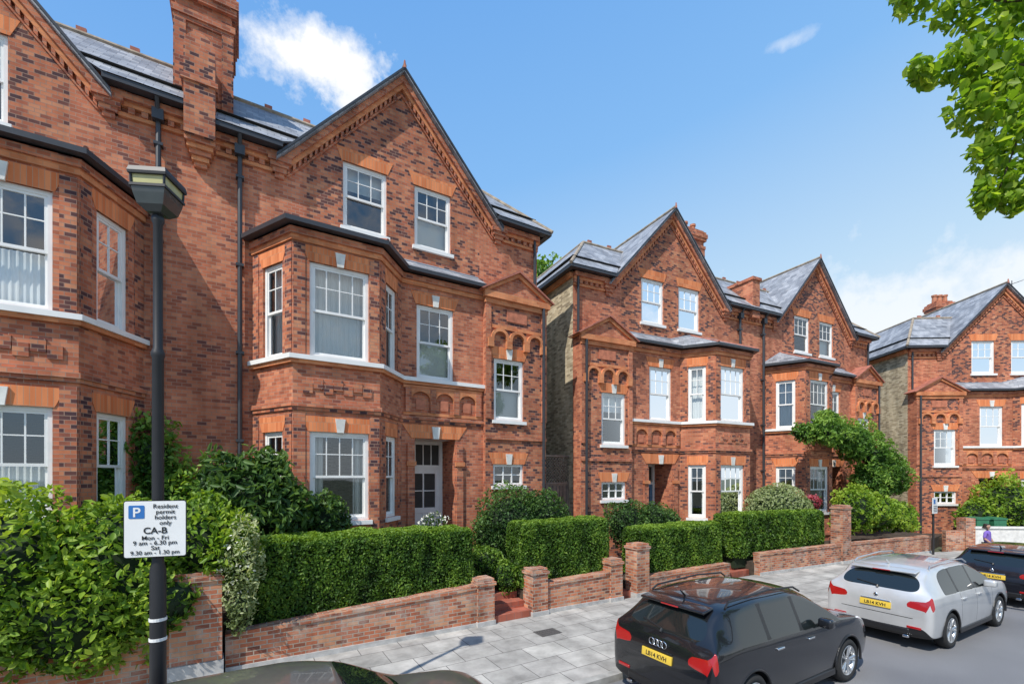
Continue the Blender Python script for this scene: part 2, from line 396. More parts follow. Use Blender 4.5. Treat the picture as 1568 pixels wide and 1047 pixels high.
    for z in (4.9,8.55): W.face([H(1.05,0,z),H(1.75,1.27,z),H(3.58,1.27,z),H(4.36,.33,z),H(Wd-.02,.33,z),H(Wd-.02,0,z)],DARK)
    for s0,s1 in ((0,1.5),(7.5,Wd)):
        L,_=sub(H,(s0,0),(s1,0)); l=s1-s0
        W.box(L,0,l,0,.06,10.42,10.50,ORG);W.box(L,0,l,0,.10,10.62,10.72,ORG);W.box(L,0,l,0,.18,10.72,10.86,RED)
        k=0.03
        while k<l-.1: W.box(L,k,k+.11,0,.09,10.5,10.62,RED); k+=.22
        T.box(L,0 if s0==0 else -.15,l+(.1 if s0==0 else .32),.18,.38,10.88,10.98,GUT)
    for s0,s1 in ((1.3,1.8),(7.26,7.76)):
        for k in range(4): W.box(H,s0+.05*k,s1-.05*k,0,.20-.045*k,10.75-.11*(k+1),10.75-.11*k,RED)
    L,l=sub(H,(Wd,0),(Wd,-10)); T.box(L,-.3,l,.14,.32,10.87,10.99,GUT); W.box(L,0,l,0,.13,10.7,10.87,ORG)
    for sg in (-1,1):
        def rk(t,off):
            s=4.525+sg*(1-t)*3.05; z=10.73+t*3.42; return (s,z-off)
        R.prism(H,[rk(0,0),rk(1,0),rk(1,.10),rk(0,.10)],-6,.28,SLATE)
        R.prism(H,[rk(0,-.02),rk(1,-.02),rk(1,.05),rk(0,.05)],.282,.31,GUT)
        W.prism(H,[rk(.0,.11),rk(1,.11),rk(1,.30),rk(.04,.30)],0,.17,RED)
        W.prism(H,[rk(.03,.30),rk(1,.30),rk(1,.44),rk(.06,.44)],0,.10,ORG)
        W.prism(H,[rk(.07,.56),rk(1,.56),rk(1,.62),rk(.09,.62)],0,.05,RED)
        for k in range(22):
            t=.08+k*.04; a=rk(t,.44);b=rk(t+.02,.44);c_=rk(t+.02,.56);d_=rk(t,.56); W.prism(H,[a,b,c_,d_],0,.09,RED)
    R.tube(H(4.525,.3,14.19),H(4.525,-6,14.19),.05,RTAN)
    R.tube(H(4.525,.28,14.12),H(4.525,.28,14.33),.05,RIDGE,6,.02)
    def q(pts): R.face([H(*p) for p in pts],SLATE)
    ze=10.99; f=lambda o: ze+(.4-o)*.98
    q([(0,.4,ze),(1.6,.4,ze),(1.6,-1.7,f(-1.7)),(0,-1.7,f(-1.7))])
    q([(1.6,.4,ze),(1.6,-.2,f(-.2)),(2.2,-.2,f(-.2))]); q([(7.4,.4,ze),(7.4,-.2,f(-.2)),(6.85,-.2,f(-.2))])
    q([(1.6,-.2,f(-.2)),(7.4,-.2,f(-.2)),(7.4,-1.7,f(-1.7)),(1.6,-1.7,f(-1.7))])
    q([(7.4,.4,ze),(9.3,.4,ze),(7.4,-1.7,f(-1.7))])
    q([(9.3,.4,ze),(9.3,-10.3,ze),(7.4,-8.2,f(-1.7)),(7.4,-1.7,f(-1.7))])
    q([(0,-1.7,f(-1.7)),(7.4,-1.7,f(-1.7)),(7.4,-8.2,f(-1.7)),(0,-8.2,f(-1.7))])
    q([(9.3,-10.3,ze),(0,-10.3,ze),(0,-8.2,f(-1.7)),(7.4,-8.2,f(-1.7))])
    zr=f(-1.7)
    R.tube(H(0,-1.7,zr),H(7.4,-1.7,zr),.07,RTAN);R.tube(H(9.3,.4,ze),H(7.4,-1.7,zr),.06,RTAN);R.tube(H(7.4,-8.2,zr),H(7.4,-1.7,zr),.06,RTAN)
    s=.45
    while s<7.3: R.box(H,s-.09,s+.09,-1.73,-1.67,zr+.04,zr+.15,RIDGE); s+=.95
    R.tube(H(1.5,.3,ze),H(3.4,-1.7,zr),.035,LEAD)
    T.tube(H(.74,.1,10.85),H(.74,.1,zb),.05,GUT); T.box(H,.64,.84,.03,.22,10.5,10.72,GUT)
    T.tube(H(.74,.1,10.6),H(.74,.32,10.9),.045,GUT)
    for z in (2,4,6,8,10): T.box(H,.66,.82,0,.155,z,z+.06,GUT)
    T.tube(H(8.82,.6,8.4),H(8.82,.6,zb),.045,GUT); T.tube(H(8.82,.1,10.8),H(8.82,.1,8.6),.045,GUT)
    if front_chimney:
        chimney(W,H,-.50,.58,-1.5,-.35,10.9,cap)
        for k in range(5): W.box(H,-.28+.04*(4-k),.28-.04*(4-k),0,.10+.06*k,10.0+.1*k,10.1+.1*k,ORG if k%2 else RED)
        W.box(H,-.28,.28,0,.42,10.5,12.35,MAIN); W.box(H,-.33,.33,0,.46,11.6,11.7,RED)
        W.prism(H,[(.28*math.cos(t),12.35+.34*math.sin(t)) for t in [math.pi*i/10 for i in range(11)]],-.3,.42,RED)
        W.box(H,-.28,.28,-.36,-.01,10.9,12.35,RED)
    elif front_chimney is not None:
        W.box(H,-.22,.22,-1.9,.3,10.6,12.2,RED); W.box(H,-.28,.28,-1.95,.36,12.2,12.32,RED)
    if back_chimney: chimney(W,H,-.8,.8,-4.1,-3.2,12.5,16.2,3)
    W.build('walls',E);R.build('roof',E);F.build('window_frames',E);G.build('window_glass',E);T.build('gutters_and_pipes',E)
    C.build('curtains',E)
    return E,H
BLUE=plainmat('blue_door_paint',(.10,.22,.36),.4)
RDP=plainmat('dark_door_paint',(.02,.03,.03),.35)
house((-.735,12.2),(1,0),(0,-1),1,0,cap=14.5,kinds={'t1':'blind','t2':'blindlow','g0':'drapes','g1':'drapes','f0':'net','f1':'net','p':'blindlow','r':'blindlow'})
house((-.735,12.2),(-1,0),(0,-1),1,.2,front_chimney=None,kinds={'g1':'half','f1':'half','f0':'drapes','g0':'net'})
eA=(9.95-19.1,12.5-11.7); nA=(-.087,-.996)
house((19.1,11.7),eA,nA,1.024,-.55,front_chimney=False,back_chimney=True,kinds={'t1':'blind','t2':'none','f0':'blind','f1':'none','g1':'none','p':'drapes','r':'blind','door':BLUE})
house((19.1,11.7),(-eA[0],-eA[1]),nA,1.024,-.55,front_chimney=None,kinds={'t1':'none','t2':'blindlow','f1':'drapes','f0':'net','door':RDP})
nC=(-.545,-.839)
EC,HC=house((37.6,4.5),(-.839,.545),nC,1.06,-1.1,front_chimney=True,kinds={'r':'drapes'})
house((37.6,4.5),(.839,-.545),nC,1.06,-1.1,front_chimney=None)
b=MB(); chimney(b,HC,2.7,3.6,-5.6,-4.9,12.4,15.2,3)
p=HC(1.2,-3,13); b.tube(p,p+Vector((0,0,2.6)),.02,GUT,6); q0=p+Vector((-.5,.3,2.2));q1=p+Vector((.5,-.3,2.6)); b.tube(q0,q1,.012,GUT,5)
for k in range(6):
    c=q0.lerp(q1,k/5); b.tube(c+Vector((-.15,-.25,0)),c+Vector((.15,.25,0)),.008,GUT,4)
b.build('rear_chimney_and_aerial',EC)

# ------------------------------------------------------------------ ground
def sheet(name,pts,m,z):
    b=MB(); b.face([(x,y,z) for x,y in pts],m); return b.build(name)
GR=plainmat('ground_earth',(.10,.11,.06),.95,var=.4,scale=.3)
sheet('ground',[(-400,-400),(400,-400),(400,400),(-400,400)],GR,-.112)
Kp=[(-60,5.45),(14,5.45),(19.2,5.1),(23.8,4.3),(26,3.4),(36,-3.1),(58,-17.3)]
Wp=[(-60,8.75),(14,8.75),(19.5,8.2),(25.4,7.4),(27.6,6.7),(38,-.05),(60,-14.2)]
Op=[(x-.8*(i>1)-1.5*(i>3),y-7.2+(-.3*(i>3))) for i,(x,y) in enumerate(Kp)]
b=MB()
for i in range(6): b.face([(*Op[i],-.1),(*Op[i+1],-.1),(*Kp[i+1],-.1),(*Kp[i],-.1)],ASPH)
b.build('road')
b=MB()
for i in range(6):
    k0,k1=Kp[i],Kp[i+1]; w0,w1=Wp[i],Wp[i+1]
    k0i=(k0[0]+.02,k0[1]+.15);k1i=(k1[0]+.02,k1[1]+.15)
    b.face([(*k0i,0),(*k1i,0),(*w1,0),(*w0,0)],PAVE)
    b.face([(*k0,.012),(*k1,.012),(*k1i,.012),(*k0i,.012)],KERB); b.face([(*k0,.012),(*k1,.012),(*k1,-.1),(*k0,-.1)],KERB)
    b.face([(*k0i,.012),(*k1i,.012),(*k1i,0),(*k0i,0)],KERB)
b.build('pavement')
b=MB()
IRON=plainmat('cast_iron',(.10,.095,.09),.6,var=.4,scale=30)
for x,y,w_,h_ in ((5.2,7.5,.5,.35),(9.6,6.6,.6,.45),(2.9,6.3,.25,.2),(13.2,7.4,.4,.3)):
    b.box(WT,x,x+w_,y,y+h_,-.02,.004,IRON)
    for k in range(4): b.box(WT,x+.04,x+w_-.04,y+h_*(k+.5)/4-.012,y+h_*(k+.5)/4+.012,.004,.007,IRON)
b.build('utility_covers')
b=MB()
for i in range(6):
    o0,o1=Op[i],Op[i+1]
    b.face([(*o0,0.0),(*o1,0.0),(o1[0]-1,o1[1]-4,0.0),(o0[0]-1,o0[1]-4,0.0)],PAVE); b.face([(*o0,0),(*o1,0),(*o1,-.1),(*o0,-.1)],KERB)
b.build('pavement')
b=MB()
def gpoly(pts,z0,z1):
    b.face([(x,y,z1) for x,y in pts],SOIL)
    for i in range(len(pts)):
        p,q=pts[i],pts[(i+1)%len(pts)]; b.face([(*p,z0),(*q,z0),(*q,z1),(*p,z1)],SOIL)
gpoly([(-14,8.95),(4.75,8.95),(4.75,12.4),(-14,12.4)],-.1,.5)
gpoly([(5.78,8.95),(8.5,8.95),(8.5,12.4),(5.78,12.4)],-.1,.5)
gpoly([(8.5,9.9),(9.1,9.9),(9.1,24),(8.3,24),(8.3,12.4),(8.5,12.4)],-.1,.3)
gpoly([(9.1,8.95),(13.2,8.95),(13.2,12.6),(9.1,12.6)],-.1,.4)
gpoly([(13.2,9.4),(14.5,9.3),(14.5,12.6),(13.2,12.6)],-.1,.3)
gpoly([(14.5,8.75),(19.4,8.45),(25.4,7.7),(29.0,8.2),(29.4,12),(14.5,12.6)],-.1,.4)
gpoly([(28,6.9),(38,.4),(46,-4),(44,4),(30,12)],-.1,.35)
b.build('garden_ground')
b=MB()
for k in range(3): b.box(WT,4.76,5.76,8.75+.32*k,12.2,-.05,.15*(k+1),TILE)
for k in range(5): b.box(WT,4.0,5.6,10.7+.25*k,12.2,.4,.5+.15*k,TILE)
b.build('garden_steps')
b=MB()
for k in range(2): b.box(WT,8.58,9.08,8.9+.32*k,12.0,-.05,.14*(k+1),TILE)
for k in range(2): b.box(WT,13.22,14.48,8.9+.3*k,9.9,-.05,.14*(k+1),TILE)
b.build('garden_steps')

# ------------------------------------------------------------------ garden walls
def gwall(parts):
    b=MB()
    for kind,p0,p1,h0,h1 in parts:
        p0=Vector((*p0,0));p1=Vector((*p1,0)); d=(p1-p0); l=d.length; d.normalize(); nn=Vector((d.y,-d.x,0))
        L=lambda u,w,z,p0=p0,d=d,nn=nn: p0+d*u+nn*w+Z*z
        if kind=='wall':
            b.prism(L,[(0,-.1),(l,-.1),(l,h1-.08),(0,h0-.08)],-.23,0,OLD)
            b.prism(L,[(0,h0-.08),(l,h1-.08),(l,h1),(0,h0)],-.25,.025,OLD)
            b.prism(L,[(0,-.1),(l,-.1),(l,.08),(0,.10)],0,.025,PLINTH)
        else:
            b.box(L,0,l,-.36,.06,-.1,h0-.14,OLD); b.box(L,-.03,l+.03,-.39,.09,h0-.14,h0-.07,OLD); b.box(L,0,l,-.34,.04,h0-.07,h0,OLD)
            b.box(L,-.02,l+.02,-.37,.085,-.1,.10 if h0<1.6 or h0>2 else .3,PLINTH)
    return b.build('garden_wall')
yw=8.75
gwall([('wall',(-.2,yw),(4.36,yw),.64,.88),('pier',(4.36,yw),(4.76,yw),1.0,0)])
gwall([('pier',(5.76,yw),(6.18,yw),1.08,0),('wall',(6.18,yw),(8.16,yw),.72,.76),('pier',(8.16,yw),(8.56,yw),1.08,0)])
gwall([('pier',(9.08,yw),(9.55,yw),1.4,0),('wall',(9.55,yw),(13.2,yw),.5,.5)])
gwall([('wall',(14.5,8.55),(19.1,8.2),.72,.72),('pier',(19.1,8.2),(19.65,8.16),2.15,0),('wall',(19.65,8.16),(25.2,7.45),.72,.72)])
gwall([('wall',(-14,yw),(-.92,yw),.8,.8),('pier',(-.92,yw-.1),(-.24,yw-.1),1.7,0)])
b=MB()
L=lambda u,w,z: Vector((27.6,6.7,0))+Vector((.839,-.545,0))*u+Vector((-.545,-.839,0))*w+Z*z
RENDER=plainmat('white_render',(.72,.70,.66),.8,var=.2)
b.box(L,-1.2,-.4,-.2,0,-.1,.85,OLD); b.box(L,0,14,-.2,0,-.1,.95,RENDER); b.box(L,-.05,14,-.24,.05,.95,1.02,STONE)
b.box(L,-.4,0.0,-.4,.05,-.1,1.4,OLD)
b.build('garden_wall')
GREEN=plainmat('green_plastic',(.03,.16,.08),.5)
for k,u in enumerate((.45,1.2)):
    E=empty('wheelie_bin'); q=MB()
    q.prism(lambda a,d,z: L(u+a,-.65-d,z+.3),[(.05,.05),(.5,.05),(.55,1.0),(0,1.0)],-.27,.27,GREEN)
    q.prism(lambda a,d,z: L(u+a,-.65-d,z+.3),[(-.03,1.0),(.58,1.0),(.56,1.06),(.3,1.11),(-.01,1.06)],-.3,.3,GREEN)
    q.tube(L(u-.02,-.96,1.32),L(u+.57,-.96,1.32),.03,GUT)
    q.tube(L(u,-.95,.44),L(u+.55,-.95,.44),.1,GUT); q.build('body',E)
b=MB()
xa,xb,yt=8.25,9.98,12.75
b.box(WT,xa,xb,yt,yt+.03,.2,2.95,WOOD)
for k in range(12): b.box(WT,xa+k*.145,xa+k*.145+.01,yt-.012,yt,.3,2.9,GUT)
b.box(WT,xa,xb,yt-.02,yt+.05,2.95,3.02,WOOD);b.box(WT,xa,xb,yt-.02,yt+.05,3.9,3.96,WOOD)
for k in range(-8,18):
    x0=xa+k*.12
    for sg in (1,-1):
        p=(x0,3.02) if sg>0 else (x0,3.9); q_=(x0+.88,3.9) if sg>0 else (x0+.88,3.02)
        t0=max(0,(xa-p[0])/.88); t1=min(1,(xb-p[0])/.88)
        if t1<=t0: continue
        A=(p[0]+.88*t0,p[1]+(q_[1]-p[1])*t0);B=(p[0]+.88*t1,p[1]+(q_[1]-p[1])*t1)
        b.tube((A[0],yt+.005*sg+.02,A[1]),(B[0],yt+.005*sg+.02,B[1]),.012,WOOD,4)
b.build('trellis_fence')

# ------------------------------------------------------------------ foliage
def pn(P,sc,seed):
    r=np.random.default_rng(seed); o=np.zeros(len(P))
    for i in range(6):
        k=r.normal(size=3)*sc*(1+.5*i); o+=np.sin(P@k+r.uniform(0,6.28))/(1+.5*i)
    return o/2.2
def leaves(name,P,Nrm,size,m,parent=None,nmix=.55,tone=None,droop=0.0,aspect=.55):
    n=len(P); rd=rng.normal(size=(n,3)); rd/=np.linalg.norm(rd,axis=1)[:,None]
    N=Nrm*nmix+rd*(1-nmix); N/=np.linalg.norm(N,axis=1)[:,None]+1e-9
    t=rng.normal(size=(n,3)); t[:,2]-=droop; t-=N*(t*N).sum(1)[:,None]; t/=np.linalg.norm(t,axis=1)[:,None]+1e-9
    bb=np.cross(N,t); s=size*rng.uniform(.6,1.3,n)[:,None]
    V=np.empty((n,6,3))
    V[:,0]=P-t*s*.5; V[:,1]=P-t*s*.1+bb*s*aspect*.5+N*s*.1; V[:,2]=P+t*s*.28+bb*s*aspect*.36+N*s*.06
    V[:,3]=P+t*s*.55-N*s*.08; V[:,4]=P+t*s*.28-bb*s*aspect*.36+N*s*.06; V[:,5]=P-t*s*.1-bb*s*aspect*.5+N*s*.1
    me=bpy.data.meshes.new(name)
    me.vertices.add(n*6); me.vertices.foreach_set('co',V.ravel())
    me.loops.add(n*8); me.polygons.add(n*2)
    base=(np.arange(n)*6)[:,None]
    idx=np.concatenate([base+np.array([[0,1,2,3]]),base+np.array([[0,3,4,5]])],1).ravel()
    me.loops.foreach_set('vertex_index',idx.astype(np.int32))
    me.polygons.foreach_set('loop_start',(np.arange(n*2)*4).astype(np.int32))
    me.update(calc_edges=True)
    me.materials.append(m)
    a=me.attributes.new('tone','FLOAT','FACE')
    if tone is None: tone=np.full(n,.5)
    tn=np.clip(tone+rng.normal(0,.16,n),0,1); a.data.foreach_set('value',np.repeat(tn,2).astype(np.float32))
    o=bpy.data.objects.new(name,me); COL.objects.link(o)
    if parent: o.parent=parent
    return o
def hedge(x0,x1,y0,y1,z0,z1,dens=2600,size=.06,m=HEDGE,rot=0,name='privet_hedge',flat=.05):
    E=empty(name)
    A={'f':(x1-x0)*(z1-z0),'k':(x1-x0)*(z1-z0)*.4,'t':(x1-x0)*(y1-y0),'l':(y1-y0)*(z1-z0),'r':(y1-y0)*(z1-z0)}
    Ps=[];Ns=[]
    for k,a in A.items():
        n=int(a*dens); u=rng.random(n);v=rng.random(n)
        if k in 'fk': y=y0 if k=='f' else y1; P=np.stack([x0+(x1-x0)*u,np.full(n,y),z0+(z1-z0)*v],1); N=np.tile([0,-1. if k=='f' else 1.,0],(n,1))
        elif k=='t': P=np.stack([x0+(x1-x0)*u,y0+(y1-y0)*v,np.full(n,z1)],1); N=np.tile([0,0,1.],(n,1))
        else: x=x0 if k=='l' else x1; P=np.stack([np.full(n,x),y0+(y1-y0)*u,z0+(z1-z0)*v],1); N=np.tile([-1. if k=='l' else 1.,0,0],(n,1))
        Ps.append(P);Ns.append(N)
    P=np.concatenate(Ps);N=np.concatenate(Ns)
    c=np.array([(x0+x1)/2,(y0+y1)/2,(z0+z1)/2]); hf=np.array([(x1-x0)/2,(y1-y0)/2,(z1-z0)/2])
    q=(P-c); ex=np.maximum(np.abs(q)-(hf-.18),0); ln=np.linalg.norm(ex,axis=1)
    f=np.where(ln>.18,(.18/np.maximum(ln,1e-6)),1.0); core=np.sign(q)*np.minimum(np.abs(q),hf-.18); P=c+core+np.sign(q)*ex*f[:,None]
    nz=pn(P,1.6,int(abs(x0)*10)+3); nz2=pn(P,7,5)
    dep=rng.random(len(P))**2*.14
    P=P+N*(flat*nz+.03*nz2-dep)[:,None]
    tone=.48+.22*nz2+.14*nz-dep*3.4+.32*(N[:,2]>.5)  # light painted into tone: top faces lighter, deeper-set leaves darker
    if rot:
        ca,sa=math.cos(rot),math.sin(rot); pv=np.array([x0,y0]); XY=P[:,:2]-pv
        P[:,0]=pv[0]+XY[:,0]*ca-XY[:,1]*sa;P[:,1]=pv[1]+XY[:,0]*sa+XY[:,1]*ca
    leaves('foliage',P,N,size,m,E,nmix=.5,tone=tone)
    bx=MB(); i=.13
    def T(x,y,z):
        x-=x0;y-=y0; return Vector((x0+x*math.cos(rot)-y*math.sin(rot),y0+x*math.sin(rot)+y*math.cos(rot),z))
    bx.box(T,x0+i,x1-i,y0+i,y1-i,z0-.3,z1-i,CORE); bx.build('dark_core',E); return E  # added dark solid box, blocks the view through the leaves
def blobs(name,bl,n,size,m,core=.72,nmix=.4,rough=.22,droop=.3,aspect=.55):
    E=empty(name); tot=sum(r[3]*r[4]+r[4]*r[5]+r[3]*r[5] for r in bl)
    Ps=[];Ns=[];To=[];cb=bmesh.new()
    for (x,y,z,a,b_,c) in bl:
        k=int(n*(a*b_+b_*c+a*c)/tot); d=rng.normal(size=(k,3)); d/=np.linalg.norm(d,axis=1)[:,None]
        nz=pn(d,2.6,int(abs(x*13+y*7+z*3))+1); nz2=pn(d,6,int(abs(x*11+y*5+z))+2)
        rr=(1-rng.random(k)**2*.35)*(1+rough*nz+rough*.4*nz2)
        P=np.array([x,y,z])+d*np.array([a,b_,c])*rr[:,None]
        Ps.append(P);Ns.append(d);To.append(.44+.22*nz+.12*nz2+.28*(rr-.85)*2+.15*d[:,2])  # shading put into leaf tone: outer and upward leaves lighter, inner darker
        if core>0:
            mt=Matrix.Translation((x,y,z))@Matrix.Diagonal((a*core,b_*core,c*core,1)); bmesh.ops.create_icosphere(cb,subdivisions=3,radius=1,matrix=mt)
    P=np.concatenate(Ps)
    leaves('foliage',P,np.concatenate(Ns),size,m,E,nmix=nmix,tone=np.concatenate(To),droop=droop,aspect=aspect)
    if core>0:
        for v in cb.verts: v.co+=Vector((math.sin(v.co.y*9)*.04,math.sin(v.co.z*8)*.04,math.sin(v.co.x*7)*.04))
        me=bpy.data.meshes.new('dark_core'); cb.to_mesh(me); me.materials.append(CORE); o=bpy.data.objects.new('dark_core',me); COL.objects.link(o); o.parent=E  # added dark solids filling the shrub's inside, not real branching
    cb.free(); return E
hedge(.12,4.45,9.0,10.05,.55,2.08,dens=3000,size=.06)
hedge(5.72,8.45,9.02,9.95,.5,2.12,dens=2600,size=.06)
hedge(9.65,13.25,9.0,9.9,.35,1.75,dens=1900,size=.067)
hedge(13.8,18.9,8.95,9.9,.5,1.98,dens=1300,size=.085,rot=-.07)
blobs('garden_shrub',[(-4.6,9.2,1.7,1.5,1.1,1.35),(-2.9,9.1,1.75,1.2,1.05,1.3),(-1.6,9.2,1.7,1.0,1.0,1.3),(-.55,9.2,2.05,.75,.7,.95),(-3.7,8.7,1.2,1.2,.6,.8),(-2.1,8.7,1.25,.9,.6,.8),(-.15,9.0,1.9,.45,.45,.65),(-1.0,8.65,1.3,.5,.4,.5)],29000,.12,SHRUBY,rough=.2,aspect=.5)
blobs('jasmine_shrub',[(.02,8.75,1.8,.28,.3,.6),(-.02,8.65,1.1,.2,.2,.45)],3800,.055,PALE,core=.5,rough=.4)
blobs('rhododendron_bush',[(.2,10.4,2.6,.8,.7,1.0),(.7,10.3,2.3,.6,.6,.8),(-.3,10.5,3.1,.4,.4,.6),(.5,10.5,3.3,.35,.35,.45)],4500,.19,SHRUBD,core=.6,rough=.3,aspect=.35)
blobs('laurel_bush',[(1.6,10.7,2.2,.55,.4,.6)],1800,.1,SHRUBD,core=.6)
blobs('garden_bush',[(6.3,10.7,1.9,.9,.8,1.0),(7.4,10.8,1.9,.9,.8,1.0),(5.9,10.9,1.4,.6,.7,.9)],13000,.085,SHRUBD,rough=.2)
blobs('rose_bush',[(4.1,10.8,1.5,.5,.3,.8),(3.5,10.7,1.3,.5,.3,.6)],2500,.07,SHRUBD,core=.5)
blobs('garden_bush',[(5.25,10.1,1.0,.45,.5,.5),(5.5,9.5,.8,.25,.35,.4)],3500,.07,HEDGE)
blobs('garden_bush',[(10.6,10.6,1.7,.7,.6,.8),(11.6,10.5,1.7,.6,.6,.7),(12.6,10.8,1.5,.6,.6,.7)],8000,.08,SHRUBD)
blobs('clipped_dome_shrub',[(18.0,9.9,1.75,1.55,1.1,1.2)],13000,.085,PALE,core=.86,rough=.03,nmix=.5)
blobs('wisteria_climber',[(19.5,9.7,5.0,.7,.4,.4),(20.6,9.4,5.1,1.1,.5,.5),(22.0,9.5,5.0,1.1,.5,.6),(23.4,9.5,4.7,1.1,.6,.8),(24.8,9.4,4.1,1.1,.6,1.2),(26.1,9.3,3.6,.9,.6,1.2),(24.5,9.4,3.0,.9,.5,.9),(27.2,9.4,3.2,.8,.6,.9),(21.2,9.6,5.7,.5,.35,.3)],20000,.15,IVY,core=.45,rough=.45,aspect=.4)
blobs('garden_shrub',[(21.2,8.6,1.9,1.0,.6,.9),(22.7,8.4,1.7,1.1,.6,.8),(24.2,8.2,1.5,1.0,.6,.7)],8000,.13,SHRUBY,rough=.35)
blobs('garden_shrub',[(31.2,6.4,1.7,1.2,1.2,1.5),(32.6,5.4,1.5,1.0,1.0,1.2),(30.0,7.2,1.3,.8,.8,.9)],9000,.15,SHRUBY,rough=.3)
blobs('climbing_plant',[(-1.55,11.95,3.6,.45,.25,.9),(-1.3,11.9,2.6,.5,.3,1.0),(-.6,11.6,2.4,.7,.4,.8)],4500,.12,IVY,core=.5,rough=.4)
blobs('flower_bush',[(17.2,9.6,1.7,.4,.3,.35),(19.6,9.4,2.2,.4,.3,.3)],1200,.08,leafmat('pink_blossom',(.2,.03,.05),(.5,.08,.12),(.6,.2,.25)),core=.5)
blobs('rose_blossom',[(4.1,10.6,2.05,.4,.2,.3),(-.02,8.6,1.7,.28,.15,.6)],170,.07,FLOWER,core=0)
def tree(loc,h,r,m,n=9000,size=.35):
    E=blobs('tree',[(loc[0]+random.uniform(-r,r)*.5,loc[1]+random.uniform(-r,r)*.5,h-r*.9+random.uniform(-r,r)*.5,r*.6,r*.6,r*.55) for _ in range(8)]+[(loc[0],loc[1],h-r*.65,r*.5,r*.5,r*.6)],n,size,m,core=.6,rough=.3)
    t=MB(); t.tube((loc[0],loc[1],-.1),(loc[0],loc[1],h-r),r*.12,BARK,10,r*.06)
    for k in range(5):
        a=k*1.3; t.tube((loc[0],loc[1],h-r*1.9),(loc[0]+math.cos(a)*r*.6,loc[1]+math.sin(a)*r*.6,h-r*.9),r*.05,BARK,6,.03)
    t.build('trunk',E,True)
tree((19.2,28),19.0,2.6,IVY,6000,.3)
for p in ((-20,32),(2,36),(40,30),(55,10)): tree(p,11,4,IVY,4000,.5)

E=empty('street_tree'); t=MB()
t.tube((12,-3.2,-.1),(12,-3,4.5),.26,BARK,12,.2)
limbs=[((12,-3,4.5),(11.0,-1.2,7.6),.14,.09),((11.0,-1.2,7.6),(9.6,.6,9.2),.09,.05),((9.6,.6,9.2),(8.5,1.7,9.3),.05,.03),((9.6,.6,9.2),(8.9,1.5,8.5),.04,.02),((8.9,1.5,8.5),(7.9,2.25,8.6),.02,.008),((8.9,1.5,8.5),(8.6,1.85,7.0),.02,.008),((8.5,1.7,9.3),(7.6,2.4,9.5),.03,.01),
 ((12,-3,4.5),(13.5,-3.5,8),.14,.07),((12,-3,4.5),(12,-4.5,8.3),.13,.06),((12,-3,4.5),(12.2,-2,9.5),.13,.05),((11.0,-1.2,7.6),(12,-.3,10),.07,.03)]
for a,b_,r1,r2 in limbs: t.tube(a,b_,r1,BARK,8,r2)
t.build('trunk',E,True)
bl=[(7.6,2.45,9.55,.33,.2,.22),(8.1,2.15,9.45,.35,.25,.25),(8.55,1.85,9.35,.4,.3,.35),(9.0,1.6,9.2,.4,.3,.4),(7.72,2.37,8.5,.30,.12,.12),(8.1,2.1,8.6,.3,.2,.22),(8.45,1.95,8.75,.35,.25,.35),(8.6,1.85,8.4,.35,.25,.3),(9.0,1.6,8.4,.35,.3,.4),
 (8.25,2.05,8.05,.32,.2,.25),(8.6,1.8,7.85,.35,.2,.3),(9.0,1.55,7.7,.35,.25,.35),(8.45,1.92,7.45,.28,.17,.22),(8.75,1.78,7.2,.3,.2,.25),(8.42,1.95,6.9,.18,.12,.18),(9.1,1.5,7.1,.3,.22,.3),(8.75,1.75,6.85,.2,.14,.16)]
P=[];T_=[]
for x,y,z,a,b_,c in bl:
    k=int(560*(a*b_*c)**(1/3)*1.0)+20; d=rng.normal(size=(k,3)); d/=np.linalg.norm(d,axis=1)[:,None]; rr=rng.random(k)**(1/2.2)*1.25
    P.append(np.array([x,y,z])+d*np.array([a,b_,c])*rr[:,None]); T_.append(.35+.5*rng.random(k))
P=np.concatenate(P)
leaves('leaves',P,np.tile([0,0,1.],(len(P),1)),.135,TREEL,E,nmix=.35,tone=np.concatenate(T_),droop=.8,aspect=.65)
bl=[(12+random.uniform(-2.2,2.2),-2.4+random.uniform(-2,2),8.8+random.uniform(-1.6,1.8),.9,.9,.7) for _ in range(20)]
P=[]
for x,y,z,a,b_,c in bl:
    d=rng.normal(size=(500,3)); d/=np.linalg.norm(d,axis=1)[:,None]; P.append(np.array([x,y,z])+d*np.array([a,b_,c])*(rng.random(500)**.4)[:,None])
P=np.concatenate(P); leaves('crown',P,np.tile([0,0,1.],(len(P),1)),.18,TREEL,E,nmix=.3,droop=.5,aspect=.6)

# ------------------------------------------------------------------ lathe / text helpers
def lathe(name,prof,M,m,parent,n=28,smooth=True):
    vs=[];fs=[]
    for (r,h) in prof:
        for i in range(n): a=2*math.pi*i/n; vs.append(M@Vector((r*math.cos(a),r*math.sin(a),h)))
    for j in range(len(prof)-1):
        for i in range(n): k=(i+1)%n; fs.append((j*n+i,j*n+k,(j+1)*n+k,(j+1)*n+i))
    me=bpy.data.meshes.new(name); me.from_pydata(vs,[],fs)
    me.materials.append(m)
    for p in me.polygons: p.use_smooth=smooth
    o=bpy.data.objects.new(name,me); COL.objects.link(o); o.parent=parent; return o
def text(name,s,size,M,m,parent,align='CENTER',bold=.0):
    cu=bpy.data.curves.new(name,'FONT'); cu.body=s; cu.size=size; cu.align_x=align; cu.offset=bold; cu.extrude=.0008
    o=bpy.data.objects.new(name+'_c',cu); COL.objects.link(o); dg=bpy.context.evaluated_depsgraph_get()
    me=bpy.data.meshes.new_from_object(o.evaluated_get(dg)); bpy.data.objects.remove(o); me.transform(M); me.materials.clear(); me.materials.append(m)
    q=bpy.data.objects.new(name,me); COL.objects.link(q); q.parent=parent; return q

